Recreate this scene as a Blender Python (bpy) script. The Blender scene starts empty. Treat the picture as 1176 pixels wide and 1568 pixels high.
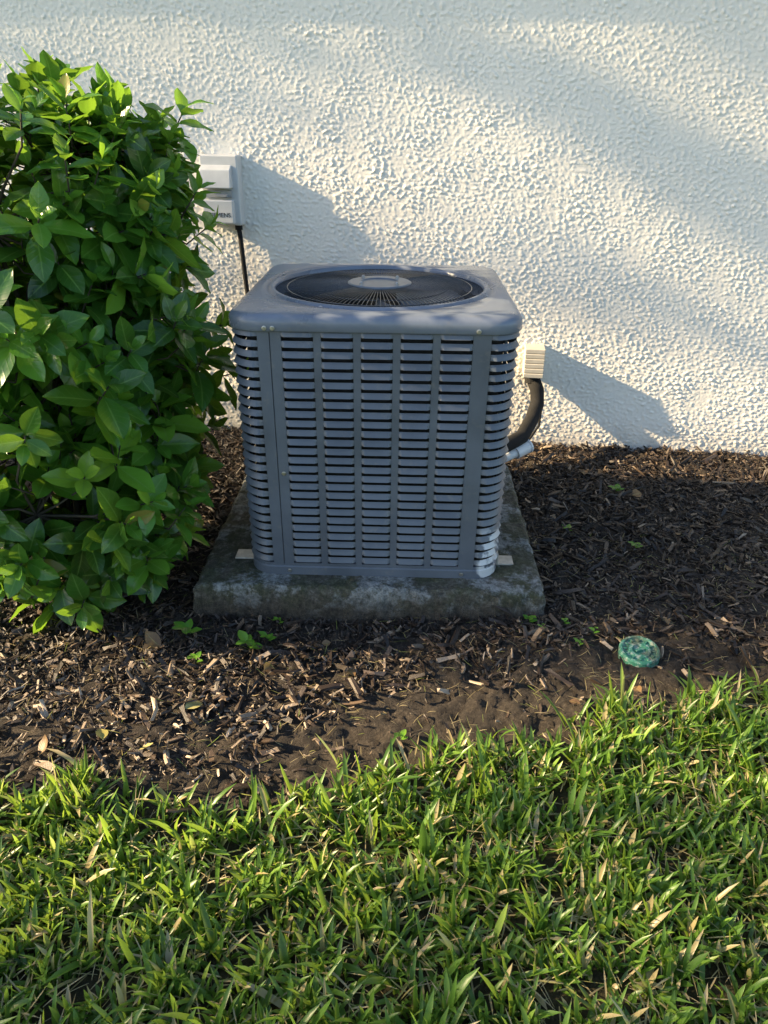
import bpy, math, random
import numpy as np
from mathutils import Vector, Matrix
rng=np.random.default_rng(7); random.seed(7)
scene=bpy.context.scene
R=math.radians
EL=R(23); AZ=R(2.4)

# ------------------------------------------------------------ helpers
def link(o,parent=None):
    scene.collection.objects.link(o)
    if parent is not None: o.parent=parent
    return o
def empty(name,loc=(0,0,0),rz=0):
    e=bpy.data.objects.new(name,None); e.location=loc; e.rotation_euler=(0,0,rz); e.empty_display_size=.1
    return link(e)
def np_mesh(name,V,F,mat=None,col=None,smooth=True,parent=None):
    V=np.asarray(V,dtype=np.float32); F=np.asarray(F,dtype=np.int32)
    me=bpy.data.meshes.new(name); k=F.shape[1]
    me.vertices.add(len(V)); me.vertices.foreach_set('co',V.ravel())
    me.loops.add(F.size); me.loops.foreach_set('vertex_index',F.ravel())
    me.polygons.add(len(F)); me.polygons.foreach_set('loop_start',np.arange(0,F.size,k,dtype=np.int32))
    me.update(calc_edges=True)
    me.polygons.foreach_set('use_smooth',np.full(len(F),smooth,dtype=bool))
    if col is not None:
        a=me.color_attributes.new('col','FLOAT_COLOR','POINT')
        c=np.ones((len(V),4),dtype=np.float32); c[:,:col.shape[1]]=col
        a.data.foreach_set('color',c.ravel())
    me.validate()
    if mat: me.materials.append(mat)
    o=bpy.data.objects.new(name,me); return link(o,parent)
class MB:
    def __init__(s): s.v=[]; s.f=[]
    def add(s,vs,fs):
        b=len(s.v); s.v.extend([tuple(v) for v in vs]); s.f.extend([tuple(i+b for i in f) for f in fs])
    def box(s,c,d,m=None):
        cx,cy,cz=c; x,y,z=[q/2 for q in d]
        vs=[Vector((cx+i*x,cy+j*y,cz+k*z)) for i in(-1,1) for j in(-1,1) for k in(-1,1)]
        if m is not None: vs=[m@v for v in vs]
        s.add(vs,[(0,1,3,2),(4,6,7,5),(0,4,5,1),(2,3,7,6),(0,2,6,4),(1,5,7,3)])
    def tube(s,pts,r,n=8,cap=True):
        pts=[Vector(p) for p in pts]; rs=r if isinstance(r,(list,tuple)) else [r]*len(pts)
        b=[]; prev=None
        for i,p in enumerate(pts):
            t=(pts[min(i+1,len(pts)-1)]-pts[max(i-1,0)]).normalized()
            if prev is None:
                u=t.orthogonal().normalized()
            else:
                u=(prev-t*prev.dot(t)).normalized()
            prev=u; w=t.cross(u)
            b+=[p+(u*math.cos(2*math.pi*k/n)+w*math.sin(2*math.pi*k/n))*rs[i] for k in range(n)]
        fs=[(i*n+k,i*n+(k+1)%n,(i+1)*n+(k+1)%n,(i+1)*n+k) for i in range(len(pts)-1) for k in range(n)]
        if cap: fs+= [tuple(range(n))[::-1],tuple((len(pts)-1)*n+k for k in range(n))]
        s.add(b,fs)
    def lathe(s,prof,c=(0,0,0),n=32,cap=False):
        cx,cy,cz=c
        vs=[(cx+r*math.cos(2*math.pi*k/n),cy+r*math.sin(2*math.pi*k/n),cz+z) for r,z in prof for k in range(n)]
        fs=[(i*n+k,i*n+(k+1)%n,(i+1)*n+(k+1)%n,(i+1)*n+k) for i in range(len(prof)-1) for k in range(n)]
        if cap: fs.append(tuple((len(prof)-1)*n+k for k in range(n)))
        s.add(vs,fs)
    def obj(s,name,mat,parent=None,smooth=False,bevel=0,seg=2):
        me=bpy.data.meshes.new(name); me.from_pydata(s.v,[],s.f); me.update()
        if smooth:
            for p in me.polygons: p.use_smooth=True
        me.materials.append(mat); o=bpy.data.objects.new(name,me); link(o,parent)
        if bevel:
            b=o.modifiers.new('b','BEVEL'); b.width=bevel; b.segments=seg; b.limit_method='ANGLE'; b.angle_limit=R(40)
        return o

class NT:
    def __init__(s,name):
        s.m=bpy.data.materials.new(name); s.m.use_nodes=True; s.t=s.m.node_tree
        s.b=s.t.nodes['Principled BSDF']; s.out=s.t.nodes['Material Output']
    def n(s,typ,**kw):
        nd=s.t.nodes.new(typ)
        for k,v in kw.items(): setattr(nd,k,v)
        return nd
    def l(s,a,b): s.t.links.new(a,b)
    def noise(s,scale,detail=4,rough=.55,vec=None):
        n=s.n('ShaderNodeTexNoise'); n.inputs['Scale'].default_value=scale; n.inputs['Detail'].default_value=detail; n.inputs['Roughness'].default_value=rough
        if vec is None: vec=s.coord()
        s.l(vec,n.inputs['Vector']); return n.outputs['Fac']
    def coord(s):
        if not hasattr(s,'_c'): s._c=s.n('ShaderNodeTexCoord').outputs['Object']
        return s._c
    def ramp(s,fac,stops):
        r=s.n('ShaderNodeValToRGB'); e=r.color_ramp.elements
        while len(e)<len(stops): e.new(.5)
        for el,(p,c) in zip(e,stops):
            el.position=p; el.color=(c[0],c[1],c[2],1) if not isinstance(c,(int,float)) else (c,c,c,1)
        s.l(fac,r.inputs['Fac']); return r.outputs['Color']
    def mix(s,fac,a,b,mode='MIX'):
        m=s.n('ShaderNodeMix',data_type='RGBA',blend_type=mode)
        for i,v in ((0,fac),(6,a),(7,b)):
            if hasattr(v,'is_linked'): s.l(v,m.inputs[i])
            elif i==0: m.inputs[0].default_value=v
            else: m.inputs[i].default_value=(*v,1)
        return m.outputs[2]
    def bump(s,h,strength,dist):
        b=s.n('ShaderNodeBump'); b.inputs['Strength'].default_value=strength; b.inputs['Distance'].default_value=dist
        s.l(h,b.inputs['Height']); s.l(b.outputs['Normal'],s.b.inputs['Normal']); return b
    def attr(s):
        a=s.n('ShaderNodeAttribute'); a.attribute_name='col'
        sp=s.n('ShaderNodeSeparateColor'); s.l(a.outputs['Color'],sp.inputs['Color']); return sp.outputs
    def mr(s,v,a,b,c=0,d=1):
        m=s.n('ShaderNodeMapRange'); s.l(v,m.inputs[0])
        for i,q in enumerate((a,b,c,d)): m.inputs[i+1].default_value=q
        return m.outputs[0]
    def base(s,c):
        if hasattr(c,'is_linked'): s.l(c,s.b.inputs['Base Color'])
        else: s.b.inputs['Base Color'].default_value=(*c,1)
    def p(s,**kw):
        for k,v in kw.items(): s.b.inputs[k.replace('_',' ')].default_value=v
        return s
def math_node(t,op,a,b=None,c=None):
    m=t.n('ShaderNodeMath',operation=op)
    for i,v in enumerate((a,b,c)):
        if v is None: continue
        if hasattr(v,'is_linked'): t.l(v,m.inputs[i])
        else: m.inputs[i].default_value=v
    return m.outputs[0]

# ------------------------------------------------------------ materials
def simple(name,c,rough=.5,metal=0,var=.15,scale=30,bump=0):
    t=NT(name); f=t.noise(scale); 
    t.base(t.ramp(f,[(.3,[q*(1-var) for q in c]),(.7,[min(1,q*(1+var)) for q in c])]))
    t.p(Roughness=rough,Metallic=metal)
    if bump: t.bump(t.noise(scale*6),bump,.002)
    return t.m
def m_stucco():
    t=NT('stucco'); a=t.noise(1.3,3); b=t.noise(90,4)
    c=t.ramp(a,[(.3,(.76,.73,.675)),(.7,(.82,.79,.735))])
    c=t.mix(.3,c,t.ramp(b,[(.3,(.65,.625,.575)),(.7,(.86,.83,.775))]))
    sp=t.n('ShaderNodeSeparateXYZ'); t.l(t.coord(),sp.inputs[0])
    gm=math_node(t,'MULTIPLY',t.mr(sp.outputs['Z'],0,.18,.8,0),t.noise(14,5))
    c=t.mix(gm,c,(.22,.18,.13))
    t.base(c); t.p(Roughness=.9); t.bump(t.noise(220,5,.65),.5,.0015); return t.m
def m_stucco_far():
    t=NT('stucco_plain'); t.base((.77,.74,.685)); t.p(Roughness=.9)
    t.bump(t.ramp(t.noise(28,4),[(.4,0),(.65,1)]),.8,.006); return t.m
def m_ground():
    t=NT('ground_soil_and_turf'); at=t.attr()
    n1=t.noise(6,5); n2=t.noise(75,7,.75); n3=t.noise(300,4,.7)
    soil=t.ramp(n2,[(.33,(.016,.012,.009)),(.5,(.052,.040,.030)),(.62,(.10,.080,.060)),(.72,(.24,.195,.15))])
    soil=t.mix(t.ramp(n1,[(.42,0),(.65,.5)]),soil,(.026,.021,.017))
    turf=t.ramp(n2,[(.3,(.02,.02,.008)),(.55,(.07,.058,.025)),(.75,(.2,.16,.085))])
    c=t.mix(at[0],turf,soil)
    far=t.ramp(t.noise(8,6),[(.3,(.04,.08,.015)),(.7,(.08,.14,.028))])
    c=t.mix(at[1],c,far)
    t.base(c); t.p(Roughness=.95)
    h=math_node(t,'ADD',n2,math_node(t,'MULTIPLY',n3,.5)); t.bump(h,1,.014); return t.m
def m_chips():
    t=NT('bark_mulch'); at=t.attr()
    c=t.ramp(at[0],[(0,(.012,.008,.006)),(.25,(.028,.018,.013)),(.48,(.06,.040,.028)),(.68,(.15,.105,.072)),(1,(.46,.36,.26))])
    c=t.mix(.4,c,t.ramp(t.noise(220,3),[(.3,(.3,.3,.3)),(.7,(1,1,1))]),'MULTIPLY')
    t.base(c); t.p(Roughness=.5); t.bump(t.noise(400,3),.6,.002); return t.m
def leafmat(name,stops,rib,trans,tf=.3,rough=.35,vein=True):
    t=NT(name); at=t.attr()
    c=t.ramp(at[0],stops)
    if vein:
        ab=math_node(t,'ABSOLUTE',math_node(t,'SUBTRACT',at[2],.5))
        m=t.mr(ab,.012,.045,.8,0)
        v=math_node(t,'SUBTRACT',at[1],math_node(t,'MULTIPLY',ab,.45))
        w=math_node(t,'ABSOLUTE',math_node(t,'SINE',math_node(t,'MULTIPLY',v,22.)))
        c=t.mix(math_node(t,'MAXIMUM',m,t.mr(w,0,.28,.3,0)),c,rib)
        t.bump(math_node(t,'MINIMUM',w,.6),.25,.002)
    c=t.mix(.25,c,t.ramp(t.noise(40,3),[(.3,(.6,.6,.55)),(.7,(1,1,1))]),'MULTIPLY')
    t.base(c); t.p(Roughness=rough)
    tr=t.n('ShaderNodeBsdfTranslucent'); t.l(t.mix(.65,c,trans),tr.inputs['Color'])
    mx=t.n('ShaderNodeMixShader'); mx.inputs[0].default_value=tf
    t.l(t.b.outputs[0],mx.inputs[1]); t.l(tr.outputs[0],mx.inputs[2]); t.l(mx.outputs[0],t.out.inputs[0]); return t.m
def m_concrete():
    t=NT('weathered_concrete')
    a=t.noise(9,6,.65); b=t.noise(50,6,.75); c3=t.noise(7,6,.7)
    c=t.ramp(b,[(.32,(.03,.028,.022)),(.5,(.085,.08,.065)),(.68,(.22,.21,.19))])
    c=t.mix(t.ramp(a,[(.40,0),(.55,.8)]),c,t.ramp(b,[(.35,(.02,.026,.010)),(.6,(.058,.068,.03))]))
    c=t.mix(t.ramp(c3,[(.50,0),(.57,.8)]),c,t.ramp(b,[(.35,(.06,.065,.06)),(.6,(.34,.36,.37))]))
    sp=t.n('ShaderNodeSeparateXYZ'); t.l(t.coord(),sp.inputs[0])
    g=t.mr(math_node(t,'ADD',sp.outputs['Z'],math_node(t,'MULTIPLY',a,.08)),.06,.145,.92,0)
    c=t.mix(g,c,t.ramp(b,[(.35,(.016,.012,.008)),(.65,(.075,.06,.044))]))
    t.base(c); t.p(Roughness=.85); t.bump(math_node(t,'ADD',b,t.noise(160,4)),1,.008); return t.m
def m_paint(name,c,rough=.42,wear=False):
    t=NT(name); a=t.noise(5,5,.6); b=t.noise(120,3)
    cc=t.ramp(a,[(.35,[q*.82 for q in c]),(.65,[q*1.14 for q in c])])
    cc=t.mix(t.ramp(t.noise(18,7,.75),[(.56,0),(.75,.4)]),cc,(.22,.20,.17))
    if wear:
        sp=t.n('ShaderNodeSeparateXYZ'); t.l(t.coord(),sp.inputs[0])
        m=math_node(t,'MULTIPLY',math_node(t,'MULTIPLY',t.mr(sp.outputs['X'],.335,.35),t.mr(sp.outputs['Z'],.20,.15)),math_node(t,'MULTIPLY',t.mr(sp.outputs['Y'],-.33,-.35),t.ramp(t.noise(22,3),[(.44,0),(.54,1)])))
        cc=t.mix(m,cc,(.5,.52,.55))
    t.base(cc); t.l(t.ramp(a,[(.3,rough*.8),(.7,rough*1.3)]),t.b.inputs['Roughness']); t.bump(b,.06,.001); return t.m
def m_coil():
    t=NT('coil_fins'); t.base(t.ramp(t.noise(25),[(.3,(.006,.006,.007)),(.7,(.02,.02,.022))])); t.p(Roughness=.7)
    w=t.n('ShaderNodeTexWave'); w.inputs['Scale'].default_value=90; t.l(t.coord(),w.inputs[0]); t.bump(w.outputs['Fac'],.5,.002); return t.m

STUCCO=m_stucco(); STUCCO2=m_stucco_far(); GROUND=m_ground(); CHIPS=m_chips()
LEAF=leafmat('shrub_leaf',[(0,(.022,.07,.016)),(.4,(.048,.15,.022)),(.75,(.105,.27,.03)),(.97,(.25,.42,.05)),(1,(.25,.22,.05))],(.16,.30,.06),(.4,.7,.05),.32,.22)
GRASS=leafmat('grass_blade',[(0,(.035,.085,.018)),(.4,(.085,.18,.028)),(.75,(.165,.29,.045)),(.9,(.25,.35,.07)),(.93,(.36,.28,.14)),(1,(.52,.43,.26))],(.1,.2,.05),(.5,.72,.08),.36,.36,vein=False)
FALLEN=leafmat('fallen_leaf',[(0,(.10,.055,.03)),(.5,(.22,.13,.06)),(.75,(.42,.36,.10)),(1,(.5,.46,.2))],(.3,.25,.1),(.5,.4,.1),.2,.5)
TREELEAF=leafmat('tree_leaf',[(0,(.02,.05,.012)),(1,(.06,.12,.025))],(.1,.2,.05),(.25,.4,.06),.25,.45,vein=False)
BARK=simple('branch_bark',(.055,.045,.032),.9,0,.35,40,.5)
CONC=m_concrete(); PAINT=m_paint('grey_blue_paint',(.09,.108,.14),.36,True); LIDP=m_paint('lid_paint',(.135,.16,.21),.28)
COIL=m_coil(); DARK=simple('dark_interior',(.012,.012,.014),.7)
WIRE=simple('black_wire_guard',(.05,.055,.065),.22,.2); FANM=simple('fan_blade_metal',(.30,.29,.29),.35,.3)
HUB=simple('hub_plate',(.12,.15,.195),.33,.3); SCREW=simple('screw_metal',(.4,.4,.4),.35,.9)
BOXG=simple('light_grey_enclosure',(.56,.57,.58),.4,0,.06,20); BOXD=simple('enclosure_shadow_grey',(.3,.31,.32),.5)
BLK=simple('black_insulation',(.006,.006,.007),.9,0,.3,60,.6); PVC=simple('pvc_pipe',(.6,.62,.64),.35,0,.08)
BEIGE=simple('beige_cover',(.5,.47,.41),.5,0,.08); GALV=simple('galvanised_plate',(.42,.41,.38),.45,.4,.2,50)

# ------------------------------------------------------------ noise
def field(nx,ny,dx,lam,bw=.45,ax=1.,ay=1.,ang=0,seed=0):
    r=np.random.default_rng(seed).standard_normal((ny,nx))
    kx=np.fft.fftfreq(nx,dx)[None,:]; ky=np.fft.fftfreq(ny,dx)[:,None]
    c,s=math.cos(ang),math.sin(ang); k=np.sqrt(((kx*c+ky*s)*ax)**2+((-kx*s+ky*c)*ay)**2)+1e-9
    f=np.fft.ifft2(np.fft.fft2(r)*np.exp(-(np.log(k*lam)/bw)**2/2)).real
    return f/f.std()
def sstep(x,a,b):
    t=np.clip((x-a)/(b-a),0,1); return t*t*(3-2*t)
_s=[(rng.uniform(1.2,9),rng.uniform(0,6.28),rng.uniform(0,6.28)) for _ in range(22)]
def hfun(x,y):
    h=0
    for f,a,p in _s: h=h+np.sin(f*(x*math.cos(a)+y*math.sin(a))+p)*.010/f
    return h*1.6
XB=[-6,-3,-.95,-.446,.19,.75,1.13,3,6]; YB=[1.55,1.32,1.185,1.10,1.275,1.435,1.54,2.0,2.35]
def yb(x): return np.interp(x,XB,YB)+.025*np.sin(x*9+1)+.015*np.sin(x*23)

# ------------------------------------------------------------ ground
WY=3.43; WR=R(-7)
far=np.array([3.4,4,5,7,10,16,30,70,180,400])
xs=np.concatenate([-far[::-1],np.linspace(-3,3,420),far]); ys=np.concatenate([-far[::-1],np.linspace(-.4,3.9,320),far+1.4])
X,Y=np.meshgrid(xs,ys)
dense=sstep(3.2-np.abs(X),0,.3)*sstep(Y,-.5,0)*sstep(4.2-Y,0,.3)
f1=np.zeros_like(X); n=len(far)
f1[n:-n,n:-n]=field(420,320,.0143,.05,.5,seed=3)*.004+field(420,320,.0143,.16,.5,seed=4)*.006
msk=sstep(Y-yb(X),-.05,.04)*sstep(9-np.abs(X),0,1)
Z=hfun(X,Y)*dense+f1*dense*(.35+.65*msk)-(1-dense)*.01
farm=1-sstep(5-np.maximum(np.abs(X),np.abs(Y-1)),0,1.5)
farm=farm*(1-msk)
V=np.stack([X,Y,Z],-1).reshape(-1,3); ny,nx=X.shape
idx=np.arange(nx*ny).reshape(ny,nx)
F=np.stack([idx[:-1,:-1],idx[:-1,1:],idx[1:,1:],idx[1:,:-1]],-1).reshape(-1,4)
np_mesh('ground',V,F,GROUND,np.stack([msk,farm],-1).reshape(-1,2))

# ------------------------------------------------------------ house
house=empty('stucco_house',(0,WY,0),WR)
dx=.0042; x0,x1=-3.1,3.1; z0,z1=-.08,2.3
nx=int((x1-x0)/dx); nz=int((z1-z0)/dx)
f=field(nx,nz,dx,.028,.42,1.35,.8,R(-24),seed=11); f2=field(nx,nz,dx,.025,.45,1.3,.8,R(-10),seed=19); g=field(nx,nz,dx,.013,.4,seed=12); q=field(nx,nz,dx,.25,.4,seed=13); lo=field(nx,nz,dx,.9,.4,seed=15)
h=(sstep(f+.25*g,.0,2.6)*.0036+sstep(f2,.1,2.7)*.0026)*(1+.2*q)+g*.00012+q*.0001+lo*.0005
xx,zz=np.meshgrid(np.linspace(x0,x1,nx),np.linspace(z0,z1,nz))
e=np.minimum(np.minimum(xx-x0,x1-xx),z1-zz); h*=sstep(e,0,.05)
V=np.stack([xx,-h,zz],-1).reshape(-1,3); idx=np.arange(nx*nz).reshape(nz,nx)
F=np.stack([idx[:-1,:-1],idx[:-1,1:],idx[1:,1:],idx[1:,:-1]],-1).reshape(-1,4)
np_mesh('wall',V,F,STUCCO,parent=house)
b=MB(); b.box((-5.05,.1,1.15),(3.9,.2,2.7)); b.box((5.05,.1,1.15),(3.9,.2,2.7)); b.box((0,.1,2.4),(6.2,.2,.2)); b.box((0,4.2,1.2),(13.9,7.9,2.58)); 
b.obj('wall_ends',STUCCO2,house)
b=MB(); b.box((0,4.04,2.60),(14.8,8.6,.08)); b.box((0,-.275,2.61),(14.8,.025,.14)); b.obj('eave_fascia',BOXG,house)
b=MB(); b.add([(-7.5,-.32,2.69),(7.5,-.32,2.69),(7.5,8.4,2.69),(-7.5,8.4,2.69),(-3.5,4,4.2),(3.5,4,4.2)],[(0,1,5,4),(1,2,5),(2,3,4,5),(3,0,4)])
b.obj('roof',simple('roof_shingle',(.12,.10,.09),.9),house)

# ------------------------------------------------------------ pad
PT=.109
nxp,nyp=150,130; W2,D2=.567,.50
def padmesh():
    vs=[];fs=[]
    u=np.linspace(-1,1,nxp); v=np.linspace(-1,1,nyp)
    top=field(nxp,nyp,.0077,.06,.6,seed=21)*.0012+field(nxp,nyp,.0077,.3,.4,seed=22)*.0015
    m=MB(); 
    for j in range(nyp):
        for i in range(nxp):
            vs.append([u[i]*W2,v[j]*D2,PT+top[j,i]-.006*(max(abs(u[i])>.999,abs(v[j])>.999))])
    for j in range(nyp-1):
        for i in range(nxp-1): fs.append((j*nxp+i,j*nxp+i+1,(j+1)*nxp+i+1,(j+1)*nxp+i))
    ring=[i for i in range(nxp)]+[j*nxp+nxp-1 for j in range(1,nyp)]+[(nyp-1)*nxp+i for i in range(nxp-2,-1,-1)]+[j*nxp for j in range(nyp-2,0,-1)]
    r=random.Random(4)
    for k in ring:
        x,y,z=vs[k]; e=.6*math.sin(x*31+y*17)+.6*math.sin(x*83+y*61+2)+r.uniform(-.7,.7)
        s=1-.005*e; vs[k]=[x*s,y*s,z-.005*abs(e)]
    last=ring
    for li,(zz,o) in enumerate([(PT-.014,.003),(PT-.035,.006),(.05,.007),(.02,.012),(-.06,.012)]):
        new=[]
        for k0,k in zip(ring,last):
            x,y,_=vs[k0]; l=math.hypot(x,y)
            ex=.003*math.sin(x*47+y*29+li*2)+r.uniform(-.002,.002)
            new.append(len(vs)); vs.append([x*(1+(o+ex)/l),y*(1+(o+ex)/l),zz+r.uniform(-.002,.002)])
        for a in range(len(ring)):
            bb=(a+1)%len(ring); fs.append((last[a],new[a],new[bb],last[bb]))
        last=new
    m.v=vs; m.f=fs; return m
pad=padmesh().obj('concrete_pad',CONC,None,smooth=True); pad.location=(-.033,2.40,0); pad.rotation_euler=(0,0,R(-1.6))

# ------------------------------------------------------------ AC unit
ac=empty('air_conditioner_condenser',(-.022,2.398,PT),R(-1.5))
HW,HD,RC=.408,.420,.080
def perim(off=0,hw=HW,hd=HD,rc=RC):
    segs=[]
    for k in range(4):
        a=-math.pi/2+k*math.pi/2; nxn,nyn=math.cos(a),math.sin(a); tx,ty=-nyn,nxn
        half=(hw if k%2==0 else hd)-rc; dist=hd if k%2==0 else hw
        def flat(c,nxn=nxn,nyn=nyn,tx=tx,ty=ty,dist=dist): return (nxn*dist+tx*c,nyn*dist+ty*c,nxn,nyn)
        segs.append(('flat',flat,half))
        cx=nxn*(dist-rc)+tx*half; cy=nyn*(dist-rc)+ty*half
        def arc(t,a=a,cx=cx,cy=cy): 
            an=a+t*math.pi/2; return (cx+rc*math.cos(an),cy+rc*math.sin(an),math.cos(an),math.sin(an))
        segs.append(('arc',arc,1))
    return segs
ZB,ZT=.04,.812; NR=26; P=(ZT-ZB)/NR
lou=MB(); sol=MB()
lr=random.Random(3)
def blades(pts):
    n=len(pts)
    for r in range(NR):
        zb=ZB+r*P; vs=[]; k_=lr.uniform(.88,1.08)
        for i,(x,y,a,c_,e) in enumerate(pts):
            o=.009*e*k_
            for out,z in ((0,zb+P),(o*.45,zb+P*.78),(o,zb+P*.43),(o-.004*e,zb+P*.40),(-.004,zb+P*.45)):
                vs.append((x+a*out,y+c_*out,z))
        lou.add(vs,[(i*5+k,i*5+k+1,(i+1)*5+k+1,(i+1)*5+k) for i in range(n-1) for k in range(4)])
def strip(pts,z0,z1,out=.001):
    n=len(pts); vs=[]
    for x,y,a,c_ in pts:
        for o,z in ((-.008,z0),(out,z0),(out,z1),(-.008,z1)): vs.append((x+a*o,y+c_*o,z))
    fs=[(i*4+k,(i+1)*4+k,(i+1)*4+k+1,i*4+k+1) for i in range(n-1) for k in range(3)]
    fs+=[(0,1,2,3),((n-1)*4+3,(n-1)*4+2,(n-1)*4+1,(n-1)*4)]
    sol.add(vs,fs)
for kind,fn,half in perim():
    if kind=='flat':
        L0,L1=-half,-half+.066; R0,R1=half-.05,half
        def pf(c): return fn(c)
        strip([pf(L0-.001),pf(L0+.0325)],.03,ZT+.005,.0015); strip([pf(L0+.0355),pf(L1)],.03,ZT+.005,.0015)
        strip([pf(L0+.031),pf(L0+.037)],.03,ZT+.005,-.004)
        strip([pf(R0),pf(R1)],.03,ZT+.005,.0015)
        rib=.021; cw_=(R0-L1-4*rib)/5
        for c in range(5):
            a=L1+c*(cw_+rib); bq=a+cw_
            pts=[]
            for cc,e in ((a-.001,.0),(a+.004,.55),(a+.010,1),((a+bq)/2,1.05),(bq-.010,1),(bq-.004,.55),(bq+.001,0)):
                x,y,n1,n2=pf(cc); pts.append((x,y,n1,n2,e))
            blades(pts)
            if c<4: strip([pf(bq),pf(bq+rib)],.03,ZT+.005,.001)
    else:
        pts=[]
        for i in range(15):
            t=i/14; x,y,n1,n2=fn(t); e=min(1,min(i,14-i)/2)
            pts.append((x,y,n1,n2,e))
        blades(pts)
def ringpts(off,hw=HW,hd=HD,rc=RC,na=10):
    out=[]
    for kind,fn,half in perim(0,hw,hd,rc):
        if kind=='flat': out+= [fn(-half+1e-4),fn(0),fn(half-1e-4)]
        else: out+=[fn(i/na) for i in range(1,na)]
    return [(x+a*off,y+c_*off) for x,y,a,c_ in out]
def sweep(mb,prof):
    n=None; vs=[]
    for off,z in prof:
        rp=ringpts(off); n=len(rp); vs+=[(x,y,z) for x,y in rp]
    mb.add(vs,[(i*n+k,i*n+(k+1)%n,(i+1)*n+(k+1)%n,(i+1)*n+k) for i in range(len(prof)-1) for k in range(n)])
sweep(sol,[(-.02,.03),(.002,.034),(.005,.030),(.006,.002),(-.01,.0),(-.03,.0)])
sweep(sol,[(-.01,ZB+.004),(.0005,ZB+.004),(.0005,.03)])
sweep(sol,[(.0005,ZT+.02),(.0005,ZT-.006),(-.008,ZT-.006)])
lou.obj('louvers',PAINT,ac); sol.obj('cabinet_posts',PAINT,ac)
co=MB(); sweep(co,[(-.035,.03),(-.035,.80)]); sweep(co,[(-.055,.80),(-.055,.03)]); co.obj('coil',COIL,ac)
fl=MB(); fl.box((0,0,.025),(.68,.70,.02)); fl.obj('base_pan',DARK,ac)
lid=MB(); nA=144; RO=.350
def S(th,inset,hw=HW+.012,hd=HD+.012,rc=.088):
    hw-=inset; hd-=inset; rc=max(.01,rc-inset)
    c,s=math.cos(th),math.sin(th)
    lo,hi=0,1.0
    for _ in range(26):
        m=(lo+hi)/2; x,y=abs(c)*m,abs(s)*m
        qx,qy=x-(hw-rc),y-(hd-rc)
        d=math.hypot(max(qx,0),max(qy,0))+min(max(qx,qy),0)-rc
        if d>0: hi=m
        else: lo=m
    return (c*lo,s*lo)
LZ=.861
prof=[('c',RO-.014,-.05),('c',RO-.012,-.006),('c',RO-.008,.001),('c',RO-.002,.003),('c',RO+.005,.001),('c',RO+.009,-.005),('c',RO+.014,-.007),('c',RO+.020,-.006),('c',RO+.026,-.001)]
prof+=[('m',.35,-.001),('m',.7,-.003),('s',.026,-.004),('s',.014,-.007),('s',.006,-.012),('s',.0015,-.019),('s',0,-.027),('s',0,-.048),('s',.003,-.051),('s',.02,-.051)]
vs=[]
for k_,a_,z_ in prof:
    for i in range(nA):
        th=2*math.pi*(i+.5)/nA; c,s=math.cos(th),math.sin(th)
        if k_=='c': x,y=c*a_,s*a_
        elif k_=='s': x,y=S(th,a_)
        else:
            p0=(c*(RO+.026),s*(RO+.026)); p1=S(th,.026); x=p0[0]*(1-a_)+p1[0]*a_; y=p0[1]*(1-a_)+p1[1]*a_
        vs.append((x,y,LZ+z_))
lid.add(vs,[(i*nA+k,(i+1)*nA+k,(i+1)*nA+(k+1)%nA,i*nA+(k+1)%nA) for i in range(len(prof)-1) for k in range(nA)])
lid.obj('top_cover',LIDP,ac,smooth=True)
gr=MB(); RG=RO-.010
for i in range(132):
    a=2*math.pi*i/132; c,s=math.cos(a),math.sin(a)
    gr.tube([(c*r,s*r,LZ+z) for r,z in ((.07,.004),(.16,.003),(.27,-.001),(RG,-.012))],.0013,4,False)
for r in (.135,.225,.30): 
    gr.tube([(math.cos(2*math.pi*i/64)*r,math.sin(2*math.pi*i/64)*r,LZ+(.000 if r<.2 else -.005)) for i in range(65)],.002,5,False)
gr.obj('fan_guard',WIRE,ac,smooth=True)
hb=MB(); hb.lathe([(.104,LZ+.001),(.104,LZ+.006),(.099,LZ+.009),(.062,LZ+.0095),(.058,LZ+.006),(.012,LZ+.006)],n=48,cap=True); hb.obj('hub_plate',HUB,ac)
sc=MB()
for a in range(4):
    an=math.pi/4+a*math.pi/2; sc.lathe([(.006,0),(.006,.006),(.003,.009)],(.08*math.cos(an),.08*math.sin(an),LZ+.009),8,True)
    for rr in (.372,): sc.lathe([(.006,0),(.006,.003),(.003,.005)],(rr*math.cos(an+.35),rr*math.sin(an+.35),LZ-.004),8,True)
def fscrew(x,z,y=-HD-.0015,r=.0048):
    m=[(x+r*k*math.cos(2*math.pi*i/8),y-d,z+r*k*math.sin(2*math.pi*i/8)) for k,d in ((1.5,0),(1.5,.001),(1,.0015),(1,.004)) for i in range(8)]
    sc.add(m,[(j*8+i,j*8+(i+1)%8,(j+1)*8+(i+1)%8,(j+1)*8+i) for j in range(3) for i in range(8)]+[tuple(range(24,32))])
for x,z in ((-.305,.820),(-.282,.820),(.290,.820)): fscrew(x,z,-HD-.0125)
for x,z in ((-.277,.37),): fscrew(x,z)
for x,z in ((-.277,.018),(.29,.018)): fscrew(x,z,-HD-.0062)
sc.obj('screws',SCREW,ac,smooth=False)
fan=MB(); fan.tube([(0,0,.55),(0,0,LZ-.06)],.07,24); fan.tube([(0,0,LZ-.06),(0,0,LZ-.02)],.012,8)
fan.obj('fan_motor',DARK,ac,smooth=False)
fb=MB()
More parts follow.
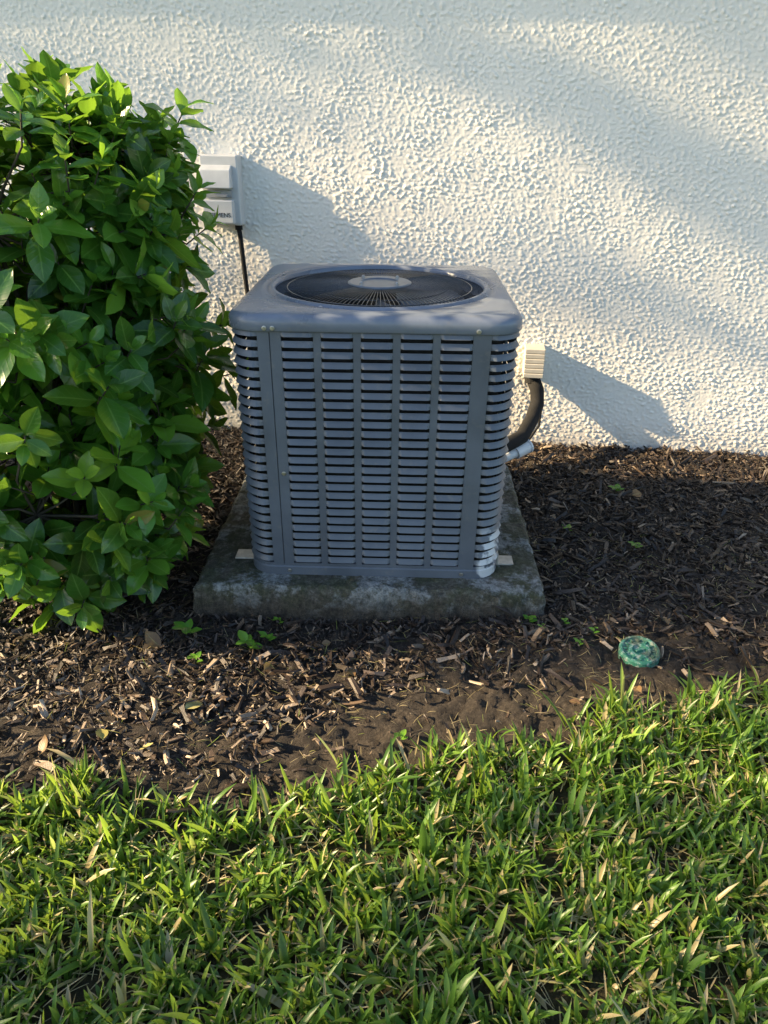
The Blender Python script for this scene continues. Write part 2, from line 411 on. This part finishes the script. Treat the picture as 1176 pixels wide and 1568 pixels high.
for k in range(3):
    a0=k*2*math.pi/3+.2; vs=[]
    for i in range(7):
        r=.06+(RO-.03-.06)*i/6; w=.35+.35*math.sin(i/6*1.8)
        for j in range(6):
            t=j/5-.5; an=a0+t*w*1.5+i*.05; vs.append((r*math.cos(an),r*math.sin(an),LZ-.065+t*.07))
    fb.add(vs,[(i*6+j,i*6+j+1,(i+1)*6+j+1,(i+1)*6+j) for i in range(6) for j in range(5)])
fb.obj('fan_blades',FANM,ac,smooth=True)
br=MB()
br.box((-.442,-.31,.004),(.075,.055,.006)); br.box((.442,-.31,.004),(.065,.055,.006)); br.box((-.409,-.31,.022),(.006,.055,.04)); br.box((.418,-.31,.022),(.006,.055,.04))
br.obj('anchor_brackets',GALV,ac,bevel=.001)

# ------------------------------------------------------------ disconnect box
db=empty('electrical_disconnect_box',(-.738*math.cos(WR),WY-.738*math.sin(WR),1.165),WR)
b=MB(); b.box((0,-.035,0),(.172,.07,.285)); b.obj('back_enclosure',BOXG,db,bevel=.006)
b=MB(); b.box((-.010,-.082,-.085),(.142,.03,.098)); b.obj('lower_cover',BOXG,db,bevel=.006)
b=MB(); b.add([(-.080,-.0695,.105),(.06,-.0695,.105),(.06,-.098,.085),(-.080,-.098,.085),(-.080,-.110,.012),(.06,-.110,.012),(.06,-.0695,.012),(-.080,-.0695,.012)],
 [(0,1,2,3),(3,2,5,4),(4,5,6,7),(1,6,5,2),(0,3,4,7),(0,7,6,1)]); b.obj('upper_flap',BOXG,db,bevel=.004)
b=MB(); b.box((-.010,-.076,-.012),(.125,.014,.03)); b.box((.012,-.084,-.018),(.05,.03,.012)); b.obj('pull_recess',BOXD,db,bevel=.002)
cu=bpy.data.curves.new('label_text','FONT'); cu.body='SIEMENS'; cu.size=.026; cu.extrude=.0006; cu.align_x='CENTER'
to=bpy.data.objects.new('label_text',cu); link(to); dg=bpy.context.evaluated_depsgraph_get()
me=bpy.data.meshes.new_from_object(to.evaluated_get(dg)); bpy.data.objects.remove(to)
o=bpy.data.objects.new('label_text',me); me.materials.clear(); me.materials.append(DARK); link(o,db); o.rotation_euler=(R(90),0,0); o.location=(-.002,-.0975,-.106)
b=MB(); b.tube([(.058,-.03,-.142),(.058,-.03,-.165)],.017,12); b.tube([(.058,-.03,-.165),(.061,-.03,-.19),(.073,-.035,-.42),(.081,-.04,-.50),(.088,-.10,-.60),(.113,-.2,-.72),(.2,-.33,-.80)],.011,10); b.obj('flexible_conduit',BLK,db,smooth=True)

# ------------------------------------------------------------ refrigerant lines
lc=empty('refrigerant_line_set',(.710*math.cos(WR),WY+.710*math.sin(WR),.452),WR)
b=MB(); 
for i in range(6): b.box((0,-.05-.002*i,.062-i*.022),(.092,.10+.004*i,.0205))
b.box((0,-.04,.0),(.082,.07,.14)); b.obj('wall_cover',BEIGE,lc,bevel=.003)
b=MB(); b.tube([(0,-.05,-.06),(.0,-.06,-.10)],.033,14); b.obj('collar',BLK,lc,smooth=False)
b=MB(); b.tube([(.01,-.06,-.09),(.030,-.07,-.13),(.035,-.10,-.19),(.010,-.18,-.24),(-.04,-.33,-.27),(-.15,-.47,-.28),(-.28,-.52,-.28)],.033,14)
b.obj('insulated_pipe',BLK,lc,smooth=True)
b=MB(); b.tube([(.015,-.05,-.1),(.06,-.07,-.2),(.055,-.1,-.30),(.0,-.16,-.37),(-.1,-.32,-.38),(-.25,-.45,-.37)],.006,8); b.obj('control_cable',BLK,lc,smooth=True)
b=MB(); b.tube([(-.20,-.47,-.365),(-.01,-.33,-.315)],.024,16); b.tube([(-.065,-.375,-.331),(-.005,-.325,-.313)],.031,16); b.tube([(-.010,-.329,-.3145),(-.003,-.323,-.3125)],.034,16); b.obj('drain_pipe',PVC,lc,smooth=False)

# ------------------------------------------------------------ irrigation cover
t=NT('teal_plastic'); c=t.ramp(t.noise(70,5,.7),[(.35,(.03,.15,.10)),(.52,(.06,.27,.18)),(.62,(.42,.5,.42))]); c=t.mix(t.ramp(t.noise(25,4),[(.47,0),(.62,.7)]),c,(.07,.055,.04)); t.base(c); t.p(Roughness=.6)
b=MB(); b.lathe([(.060,-.03),(.060,.012),(.057,.017),(.051,.017),(.048,.010),(.034,.010),(.032,.015),(.022,.015),(.020,.008)],n=40,cap=True)
for k in range(12):
    a=k*math.pi/6; b.box((.041,0,.012),(.010,.004,.006),Matrix.Rotation(a,4,'Z'))
b.box((0,0,.012),(.026,.008,.008))
VX,VY=.775,1.69
o=b.obj('irrigation_valve_cover',t.m); o.location=(VX,VY,float(hfun(VX,VY))+.008); o.rotation_euler=(R(4),R(-4),.3)

# ------------------------------------------------------------ mulch chips
def frames(yaw,pitch,roll):
    cy,sy,cp,sp=np.cos(yaw),np.sin(yaw),np.cos(pitch),np.sin(pitch)
    a=np.stack([cy*cp,sy*cp,sp],-1); side=np.stack([-sy,cy,np.zeros_like(cy)],-1); up=np.cross(a,side)
    cr,sr=np.cos(roll)[:,None],np.sin(roll)[:,None]
    return a,side*cr+up*sr,up*cr-side*sr
N=110000
x=rng.uniform(-3,3,N); y=rng.uniform(1.0,3.85,N)
k0=(np.abs(x)<2.3)|(rng.random(N)<.4); x=x[k0];y=y[k0];N=len(x)
d=y-yb(x)
wy=WY-x*math.tan(R(7))
patch=field(256,256,.025,.35,.5,seed=31); pv=patch[(y*40).astype(int)%256,(x*40).astype(int)%256]
bare=np.interp(x,[-1,-.4,-.1,.6,1.1,2],[.08,.16,.36,.34,.2,.1])+.08*pv
dens=sstep(d-bare,-.14,.18)*.93+.07
dens*=(d>-.02)
keep=(rng.random(N)<dens)&(y<wy)
inpad=(np.abs(x+.033)<.55)&(np.abs(y-2.40)<.49); keep&=~inpad
keep&=(np.hypot(x-VX,y-VY)>.062)
x=x[keep];y=y[keep];d=d[keep];n=len(x)
L=np.exp(rng.normal(math.log(.0095),.60,n)); L=np.clip(L,.003,.045); L*=np.where(d<.3,.9,1); w=L*rng.uniform(.10,.40,n); w=np.clip(w,.001,.008); th=np.clip(w*rng.uniform(.25,.7,n),.0008,.004)
a,s,u=frames(rng.uniform(0,6.28,n),rng.normal(0,.40,n),rng.normal(0,.6,n))
tpl=np.array([[i,j,k] for i in(-1,0,1) for j in(-1,1) for k in(-1,1)],float)
T=np.repeat(tpl[None],n,0); T[:,:,1]*=rng.uniform(.25,1.15,(n,12)); T[:,:,2]*=rng.uniform(.4,1.2,(n,12)); T[:,:,0]+=rng.uniform(-.25,.25,(n,12)); 
bend=rng.normal(0,.14,n); 
off=T[:,:,0:1]*a[:,None]*L[:,None,None]+(T[:,:,1:2]*s[:,None])*w[:,None,None]+u[:,None]*(T[:,:,2:3]*th[:,None,None]+(bend*L)[:,None,None]*(1-T[:,:,0:1]**2))
zc=hfun(x,y)+.003+np.abs(rng.normal(0,.009,n))+.012*np.clip(pv[keep],0,2)*.3
V=off+np.stack([x,y,zc],-1)[:,None]
q=[]
for i in (0,4):
    A=[i,i+1,i+3,i+2]; B=[i+4,i+5,i+7,i+6]
    for k in range(4): q.append((A[k],A[(k+1)%4],B[(k+1)%4],B[k]))
q+=[(0,2,3,1),(8,9,11,10)]
F=(np.array(q)[None]+ (np.arange(n)*12)[:,None,None]).reshape(-1,4)
sunlit=sstep(.62-d,0,.35)*sstep(1.2-x,0,.8)  # sunlight put into the chip colour: lighter near the lawn edge
cv=rng.beta(1.2,2.7,n); cv=np.clip(cv*(1+.35*sunlit)+sunlit*.08,0,1)
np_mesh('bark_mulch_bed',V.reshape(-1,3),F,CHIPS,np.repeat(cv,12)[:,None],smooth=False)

# ------------------------------------------------------------ blades
def blades_np(bx,by,bz,yaw,lean,bend,L,W,colr,seg=4,fold=.35):
    n=len(bx); tt=np.linspace(0,1,seg+1)
    ang=lean[:,None]+bend[:,None]*tt[None]
    ds=L[:,None]/seg
    hx=np.concatenate([np.zeros((n,1)),np.cumsum(np.sin(ang[:,:-1])*ds,1)],1); hz=np.concatenate([np.zeros((n,1)),np.cumsum(np.cos(ang[:,:-1])*ds,1)],1)
    dirx,diry=np.cos(yaw)[:,None],np.sin(yaw)[:,None]
    C=np.stack([bx[:,None]+dirx*hx,by[:,None]+diry*hx,bz[:,None]+hz],-1)
    wprof=np.interp(tt,[0,.15,.6,.85,1],[.55,.95,1,.7,.05])
    side=np.stack([-np.sin(yaw),np.cos(yaw),np.zeros(n)],-1)[:,None,:]
    nor=np.stack([-dirx*np.cos(ang),-diry*np.cos(ang),np.sin(ang)],-1)
    hw=(W[:,None]*wprof[None]/2)[:,:,None]
    V=np.stack([C-side*hw+nor*hw*fold,C,C+side*hw+nor*hw*fold],2)
    q=[(i*3+j,i*3+j+1,(i+1)*3+j+1,(i+1)*3+j) for i in range(seg) for j in range(2)]
    k=3*(seg+1)
    F=(np.array(q)[None]+(np.arange(n)*k)[:,None,None]).reshape(-1,4)
    cc=np.zeros((n,seg+1,3,3)); cc[...,0]=colr[:,None,None]; cc[...,1]=tt[None,:,None]; cc[...,2]=np.array([0,.5,1])[None,None,:]
    return V.reshape(-1,3),F,cc.reshape(-1,3)
def grass_set(nn,xr,yr,scale=1.0,seed=5):
    r=np.random.default_rng(seed)
    nx_=r.uniform(*xr,nn); ny_=r.uniform(*yr,nn)
    edge=yb(nx_)-ny_
    cl=field(256,256,.03,.14,.5,seed=seed)[(ny_*33).astype(int)%256,(nx_*33).astype(int)%256]
    k=(edge>-.03+.05*cl)&(r.random(nn)<np.clip(.55+.4*cl,.08,1)); nx_=nx_[k];ny_=ny_[k];edge=edge[k]; m=len(nx_)
    nb=4; bx=np.repeat(nx_,nb)+r.normal(0,.006,m*nb); by=np.repeat(ny_,nb)+r.normal(0,.006,m*nb)
    fan=np.repeat(r.uniform(0,6.28,m),nb)+np.tile([0,math.pi,.4,math.pi-.4],m)+r.normal(0,.4,m*nb)
    lean=np.abs(r.normal(.40,.32,m*nb)); bend=r.normal(.5,.45,m*nb)
    L=np.clip(r.normal(.056,.021,m*nb),.02,.12)*scale; L*=np.repeat(np.where((edge<.08),1.2,1),nb)
    W=np.clip(r.normal(.0088,.0016,m*nb),.004,.012)*scale
    col=np.clip(np.repeat(r.beta(2.2,2.3,m)*.85,nb)+r.normal(0,.12,m*nb),0,.88); dead=r.random(m*nb)<.11; col[dead]=r.uniform(.92,1,dead.sum())
    return blades_np(bx,by,hfun(bx,by)-.004+r.uniform(0,.008,m*nb),fan,lean,bend,L,W,col)
parts=[grass_set(17500,(-1.5,1.9),(.35,1.8),1,5),grass_set(8000,(-4.2,4.2),(-2.5,2.4),1.4,6)]
r=rng; m=14000; bx=r.uniform(-1.5,1.9,m); by=r.uniform(.35,1.8,m); k=by<yb(bx)+.01; bx=bx[k];by=by[k];m=len(bx)
parts.append(blades_np(bx,by,hfun(bx,by)+r.uniform(.002,.028,m),r.uniform(0,6.28,m),r.normal(1.3,.2,m),r.normal(.15,.3,m),r.uniform(.02,.08,m),r.uniform(.0012,.004,m),r.uniform(.91,1,m)))
def joinp(parts):
    Vs,Fs,Cs=[],[],[];o=0
    for v,f,c in parts: Vs.append(v);Fs.append(f+o);Cs.append(c);o+=len(v)
    return np.concatenate(Vs),np.concatenate(Fs),np.concatenate(Cs)
V,F,C=joinp(parts); np_mesh('lawn_grass',V,F,GRASS,C)
m=3000; bx=r.uniform(-1.8,1.9,m); by=r.uniform(1.05,2.4,m); k=(by>yb(bx))&~((np.abs(bx+.033)<.58)&(by>1.9)); bx=bx[k];by=by[k];m=len(bx)
V,F,C=blades_np(bx,by,hfun(bx,by)+r.uniform(.006,.02,m),r.uniform(0,6.28,m),r.normal(1.5,.12,m),r.normal(.1,.5,m),r.uniform(.012,.055,m),r.uniform(.0008,.0022,m),r.uniform(.9,1,m))
np_mesh('straw_litter',V,F,GRASS,C)

# ------------------------------------------------------------ leaves
SV=np.array([0,.06,.14,.28,.45,.62,.78,.9,1.0]); WV=np.array([.02,.025,.10,.20,.245,.235,.17,.09,.004])
UV_=np.array([-1,-.5,0,.5,1])
def leaves_np(pos,ax,nor,L,colr,curl,wid=1.0,fold=.25,rr=None):
    n=len(pos); ax=ax/np.linalg.norm(ax,axis=1,keepdims=True)
    side=np.cross(nor,ax); side/=np.linalg.norm(side,axis=1,keepdims=True)+1e-9; nor=np.cross(ax,side)
    k=len(SV)*5
    s=np.repeat(SV,5); u=np.tile(UV_,len(SV)); w=np.repeat(WV,5)
    lx=s[None]-.18*(np.abs(curl)[:,None])*s[None]**2; ly=np.repeat((u*w)[None],n,0)*wid
    lz=-curl[:,None]*s[None]**2*.5+fold*np.abs(u*w)[None]+.02*np.sin(s*14)[None]*np.abs(u)[None]
    V=pos[:,None]+L[:,None,None]*(lx[...,None]*ax[:,None]+ly[...,None]*side[:,None]+lz[...,None]*nor[:,None])
    q=[(i*5+j,i*5+j+1,(i+1)*5+j+1,(i+1)*5+j) for i in range(len(SV)-1) for j in range(4)]
    F=(np.array(q)[None]+(np.arange(n)*k)[:,None,None]).reshape(-1,4)
    C=np.zeros((n,k,3)); C[...,0]=colr[:,None]; C[...,1]=s[None]; C[...,2]=(u*.5+.5)[None]
    return V.reshape(-1,3),F,C.reshape(-1,3)
def shrub(name,blobs,nshoot,loc,seed,Lm=.088,zmin=.06,leafmat=LEAF,extra=()):
    r=np.random.default_rng(seed)
    par=empty(name,loc)
    tips=[];dirs=[]
    cs=np.array([b[0] for b in blobs]); rs=np.array([b[1] for b in blobs])
    wts=np.array([b[1][0]*b[1][1]+b[1][0]*b[1][2] for b in blobs]); wts/=wts.sum()
    while len(tips)<nshoot:
        i=r.choice(len(blobs),p=wts); v=r.standard_normal(3); v/=np.linalg.norm(v)
        rad=1-abs(r.normal(0,.14)) if r.random()<.8 else r.uniform(.4,.9)
        rad*=1+.10*math.sin(v[0]*7+i)+.09*math.sin(v[2]*9+v[1]*5+i*2)
        p=cs[i]+v*rs[i]*rad
        if p[2]<zmin: continue
        dd=np.linalg.norm((p-cs)/rs,axis=1); 
        if dd.min()<.55 and r.random()<.8: continue
        nrm=v/rs[i]; nrm/=np.linalg.norm(nrm)
        d=nrm*.75+np.array([0,0,.55])+r.normal(0,.28,3); d/=np.linalg.norm(d)
        tips.append(p); dirs.append(d)
    for p,d in extra:
        d=np.array(d,float); tips.append(np.array(p,float)); dirs.append(d/np.linalg.norm(d))
    tips=np.array(tips);dirs=np.array(dirs)
    pos=[];ax=[];nor=[];L=[];col=[];curl=[]
    for p,d in zip(tips,dirs):
        t0=np.cross(d,[0,0,1.]); 
        if np.linalg.norm(t0)<.1: t0=np.array([1.,0,0])
        t0/=np.linalg.norm(t0); t1=np.cross(d,t0); rot=r.uniform(0,6.28); base=r.beta(2,3.0)*.8; young=r.random()<.2
        sl=r.uniform(.8,1.2)
        for nd in range(4):
            back=nd*.024*sl+.002; spread=[.45,.85,1.15,1.35][nd]+r.normal(0,.12)
            for sgn in (0,math.pi):
                if r.random()<.07: continue
                an=rot+nd*1.57+sgn+r.normal(0,.2); rad=t0*math.cos(an)+t1*math.sin(an)
                a=d*math.cos(spread)+rad*math.sin(spread)+np.array([0,0,-.12*nd*.6])
                nn=d*math.sin(spread)-rad*math.cos(spread)+np.array([0,0,.35])+r.normal(0,.15,3)
                pos.append(p-d*back); ax.append(a); nor.append(nn)
                L.append(Lm*sl*[.62,.95,1.12,1.1][nd]*r.uniform(.8,1.15)); curl.append(r.normal(.35,.22))
                c=base+r.normal(0,.08)+(.38 if young else 0)+(.12 if nd==0 else 0)
                col.append(min(max(c,0),.96) if r.random()>.006 else 1)
    V,F,C=leaves_np(np.array(pos),np.array(ax),np.array(nor),np.array(L),np.array(col),np.array(curl),.98)
    np_mesh('leaves',V,F,leafmat,C,parent=par)
    b=MB(); c0=cs.mean(0)
    mains=[]
    for k in range(16):
        i=k%len(blobs); base=np.array([c0[0]+r.normal(0,.22*rs[:,0].max()),c0[1]+r.normal(0,.15),-.02])
        tgt=cs[i]+r.normal(0,.35,3)*rs[i]; 
        pts=[base*(1-t)+tgt*t+np.array([math.sin(t*5+k)*.03,math.cos(t*4+k)*.03,.0])*t for t in np.linspace(0,1,6)]
        b.tube(pts,[.016,.014,.012,.010,.008,.006],6); mains+=pts[2:]
    mains=np.array(mains)
    for p,d in zip(tips,dirs):
        j=np.argmin(np.linalg.norm(mains-p,axis=1)+ r.uniform(0,.12,len(mains))); m0=mains[j]; mid=(m0+p-d*.09)/2+r.normal(0,.02,3)
        b.tube([m0,mid,p-d*.10,p-d*.01],[.005,.004,.003,.002],4,False)
    b.obj('branches',BARK,par,smooth=True)
    return par
shrub('leafy_shrub',[((-1.06,2.32,1.15),(.46,.50,.43)),((-.98,2.17,.85),(.40,.44,.42)),((-1.04,2.04,.40),(.44,.34,.38)),((-1.6,2.30,1.05),(.5,.52,.58)),((-.95,2.35,.55),(.36,.38,.42)),((-.86,2.42,1.27),(.28,.30,.22))],840,(0,0,0),3,.115,
  extra=[((-.55,2.45,.82),(1,-.1,.15)),((-.60,2.3,.62),(1,-.2,.1)),((-.62,2.5,1.47),(.5,-.1,.7)),((-.62,2.4,1.02),(.9,-.2,.1)),((-.52,2.42,.66),(1,-.1,.25)),((-1.0,1.80,.16),(.1,-1,.1)),((-.85,1.84,.17),(.4,-1,.0)),((-1.15,1.78,.2),(0,-1,.2)),((-.74,1.92,.15),(.6,-.8,.05)),((-.92,1.76,.12),(.2,-1,.0)),((-1.5,2.1,1.55),(-.2,-.3,1)),((-1.25,2.15,1.56),(.1,-.3,1)),((-1.12,1.72,.46),(-.1,-1,.3)),((-1.2,1.74,.36),(-.1,-1,.3)),((-1.05,1.72,.30),(.1,-1,.2))])
shrub('leafy_shrub',[((-3.9,2.6,.75),(.6,.5,.6)),((-4.7,2.6,.8),(.6,.5,.6))],300,(0,0,0),9,.12)  # out-of-view shrub, added up-sun for shade

# ------------------------------------------------------------ unseen shade trees, leaf clumps placed to throw chosen shadows
def tree(name,base,fork,clumps,seed,nl=240,ls=.12):
    r=np.random.default_rng(seed); par=empty(name,(0,0,0)); b=MB(); base=np.array(base,float)
    fork=np.array(fork,float)
    b.tube([base-[0,0,.1],base*.5+fork*.5+[.08,0,0],fork],[.17,.13,.10],12)
    P=[];A=[];Nn=[];L=[];C=[]
    for c,rad in clumps:
        c=np.array(c,float); m=(fork+c)/2+r.normal(0,.15,3)+[0,0,-.1]
        b.tube([fork,m,c],[.035,.018,.008],6)
        k=max(14,int(nl*(rad/.4)**2))
        for _ in range(k):
            v=r.standard_normal(3); v/=np.linalg.norm(v); P.append(c+v*rad*r.uniform(.05,1)**.5*[1.5,1.1,.75]); A.append(v+r.normal(0,.5,3)); Nn.append(np.array([0,0,1])+r.normal(0,.6,3)); L.append(ls*r.uniform(.7,1.3)); C.append(r.uniform(0,1))
    V,F,C=leaves_np(np.array(P),np.array(A),np.array(Nn),np.array(L),np.array(C),r.normal(.2,.2,len(P)))
    np_mesh('leaves',V,F,TREELEAF,C,parent=par); b.obj('trunk_and_limbs',BARK,par,smooth=True)
tr=np.random.default_rng(12)
def up(x,y,z,xo):
    D=x-xo; return (xo,y-math.tan(AZ)*D,z+math.tan(EL)*D/math.cos(AZ))
cw=[];cg=[]
def wall_t(x,z,r): cw.append((up(x,WY-x*math.tan(R(7)),z,tr.uniform(-11,-9)),r))
def gr_t(x,y,r): (cw if y>1.3 else cg).append((up(x,y,.03,tr.uniform(-11,-9)),r))
for x,z,r_ in ((.15,1.76,.11),(.55,1.62,.12),(.95,1.42,.13),(1.35,1.24,.12),(1.7,1.07,.11),(1.15,1.76,.12),(1.6,1.68,.11),(1.75,.74,.09),(1.35,.64,.07),(-.9,1.82,.09),(-1.5,1.7,.10),(2.3,1.3,.2),(2.4,.8,.2)): wall_t(x,z,r_)
for x,y,r_ in ((-.6,.60,.16),(-.1,.53,.15),(.45,.58,.15),(-.75,.80,.11),(-.2,.76,.09),(.75,.74,.10),(.25,.86,.06),(.95,1.02,.07),(.55,1.10,.05),(.65,1.66,.09),(1.2,1.60,.12),(.9,1.80,.13),(1.3,1.9,.15),(.4,1.76,.12),(.05,1.74,.08),(-.3,1.78,.07),(1.4,1.36,.07),(1.5,2.15,.15),(1.1,2.1,.12),(.8,2.0,.10),(-1.6,.75,.15),(-1.3,.4,.25),(1.6,.6,.25),(0,.2,.3),(1.0,.2,.3),(-1,-.2,.3)): gr_t(x,y,r_)
tree('oak_tree',(-11.6,-1.2,0),(-11.2,-1.0,3.0),cg,4)
tree('oak_tree',(-10.6,4.3,0),(-10.5,3.9,3.7),cw,5)

# ------------------------------------------------------------ fallen leaves / weeds
FL=[(-.54,1.45,.045,.8,.97),(-.72,1.33,.035,2.0,.8),(-.62,1.30,.03,.3,.93),(-.86,1.27,.04,1.2,.3),(-.60,1.98,.05,.5,.35),(-.68,1.72,.05,2.6,.25),(-.35,1.62,.03,1.0,.4),(-.08,1.60,.03,2.2,.5),(.72,1.50,.03,2.,.4),(1.05,2.7,.05,.4,.4),(1.45,2.0,.05,.3,.95),(-.3,2.9,.05,1.,.3),(.9,2.9,.05,1.5,.2)]
rr=np.random.default_rng(8)
for _ in range(30): FL.append((rr.uniform(-1.6,1.8),rr.uniform(1.3,3.1),rr.uniform(.015,.03),rr.uniform(0,6),rr.uniform(0,.5)))
FL=[f for f in FL if not((abs(f[0]+.04)<.56) and f[1]>1.9 and f[1]<2.93) and f[1]>yb(f[0])-.1]
pos=np.array([(f[0],f[1],float(hfun(f[0],f[1]))+.022) for f in FL]); ax=np.array([(math.cos(f[3]),math.sin(f[3]),.12) for f in FL])
nor=np.array([(rr.normal(0,.3),rr.normal(0,.3)-.1,1) for f in FL])
V,F,C=leaves_np(pos,ax,nor,np.array([f[2]*1.4 for f in FL]),np.array([f[4] for f in FL]),rr.normal(.2,.5,len(FL)),1.3,.4)
np_mesh('fallen_leaves',V,F,FALLEN,C)
P_=[];A_=[];N_=[];L_=[];K_=[];C_=[]
for wx,wy_,sz in [(-.42,1.74,.05),(-.36,1.77,.035),(-.62,1.80,.05),(-.56,1.66,.03),(.72,2.42,.03),(.95,2.30,.03),(-.34,1.86,.02),(.05,1.36,.025),(.47,1.84,.03),(1.0,2.75,.04),(.6,1.72,.02),(.66,1.78,.018),(.5,1.80,.015),(.58,1.83,.02)]:
    for k in range(5):
        a=k*1.257+rr.uniform(-.3,.3); P_.append((wx,wy_,float(hfun(wx,wy_))+.015+.006*k)); A_.append((math.cos(a),math.sin(a),rr.uniform(.2,.7))); N_.append((-.3*math.cos(a),-.3*math.sin(a),1)); L_.append(sz*rr.uniform(.8,1.2)); K_.append(.3); C_.append(rr.uniform(.6,.9))
V,F,C=leaves_np(np.array(P_),np.array(A_),np.array(N_),np.array(L_),np.array(C_),np.array(K_),1.1)
np_mesh('weed_seedlings',V,F,LEAF,C)

# ------------------------------------------------------------ light
Sd=Vector((-math.cos(EL)*math.cos(AZ),-math.cos(EL)*math.sin(AZ),math.sin(EL)))
sun=bpy.data.lights.new('sun','SUN'); sun.energy=17; sun.angle=R(.7); sun.color=(1,.76,.44)
so=bpy.data.objects.new('sun',sun); so.rotation_euler=Sd.to_track_quat('Z','Y').to_euler(); so.location=Sd*20; link(so)
w=bpy.data.worlds.new('World'); scene.world=w; w.use_nodes=True; nt=w.node_tree
sk=nt.nodes.new('ShaderNodeTexSky'); sk.sky_type='NISHITA'; sk.sun_disc=False; sk.sun_elevation=EL; sk.sun_rotation=math.atan2(Sd.x,Sd.y)
nt.links.new(sk.outputs[0],nt.nodes['Background'].inputs[0]); nt.nodes['Background'].inputs[1].default_value=.34

# ------------------------------------------------------------ camera
cam=bpy.data.cameras.new('camera'); cam.sensor_fit='VERTICAL'; cam.sensor_height=32; cam.lens=32*1089/1568; cam.clip_end=1500; cam.clip_start=.02
cobj=bpy.data.objects.new('camera',cam); link(cobj)
M=Matrix.Rotation(R(90-28.5),4,'X')@Matrix.Rotation(R(.6),4,'Z')
M.translation=Vector((0,0,1.425)); cobj.matrix_world=M
scene.camera=cobj
scene.view_settings.view_transform='Standard'; scene.view_settings.look='None'; scene.view_settings.exposure=0
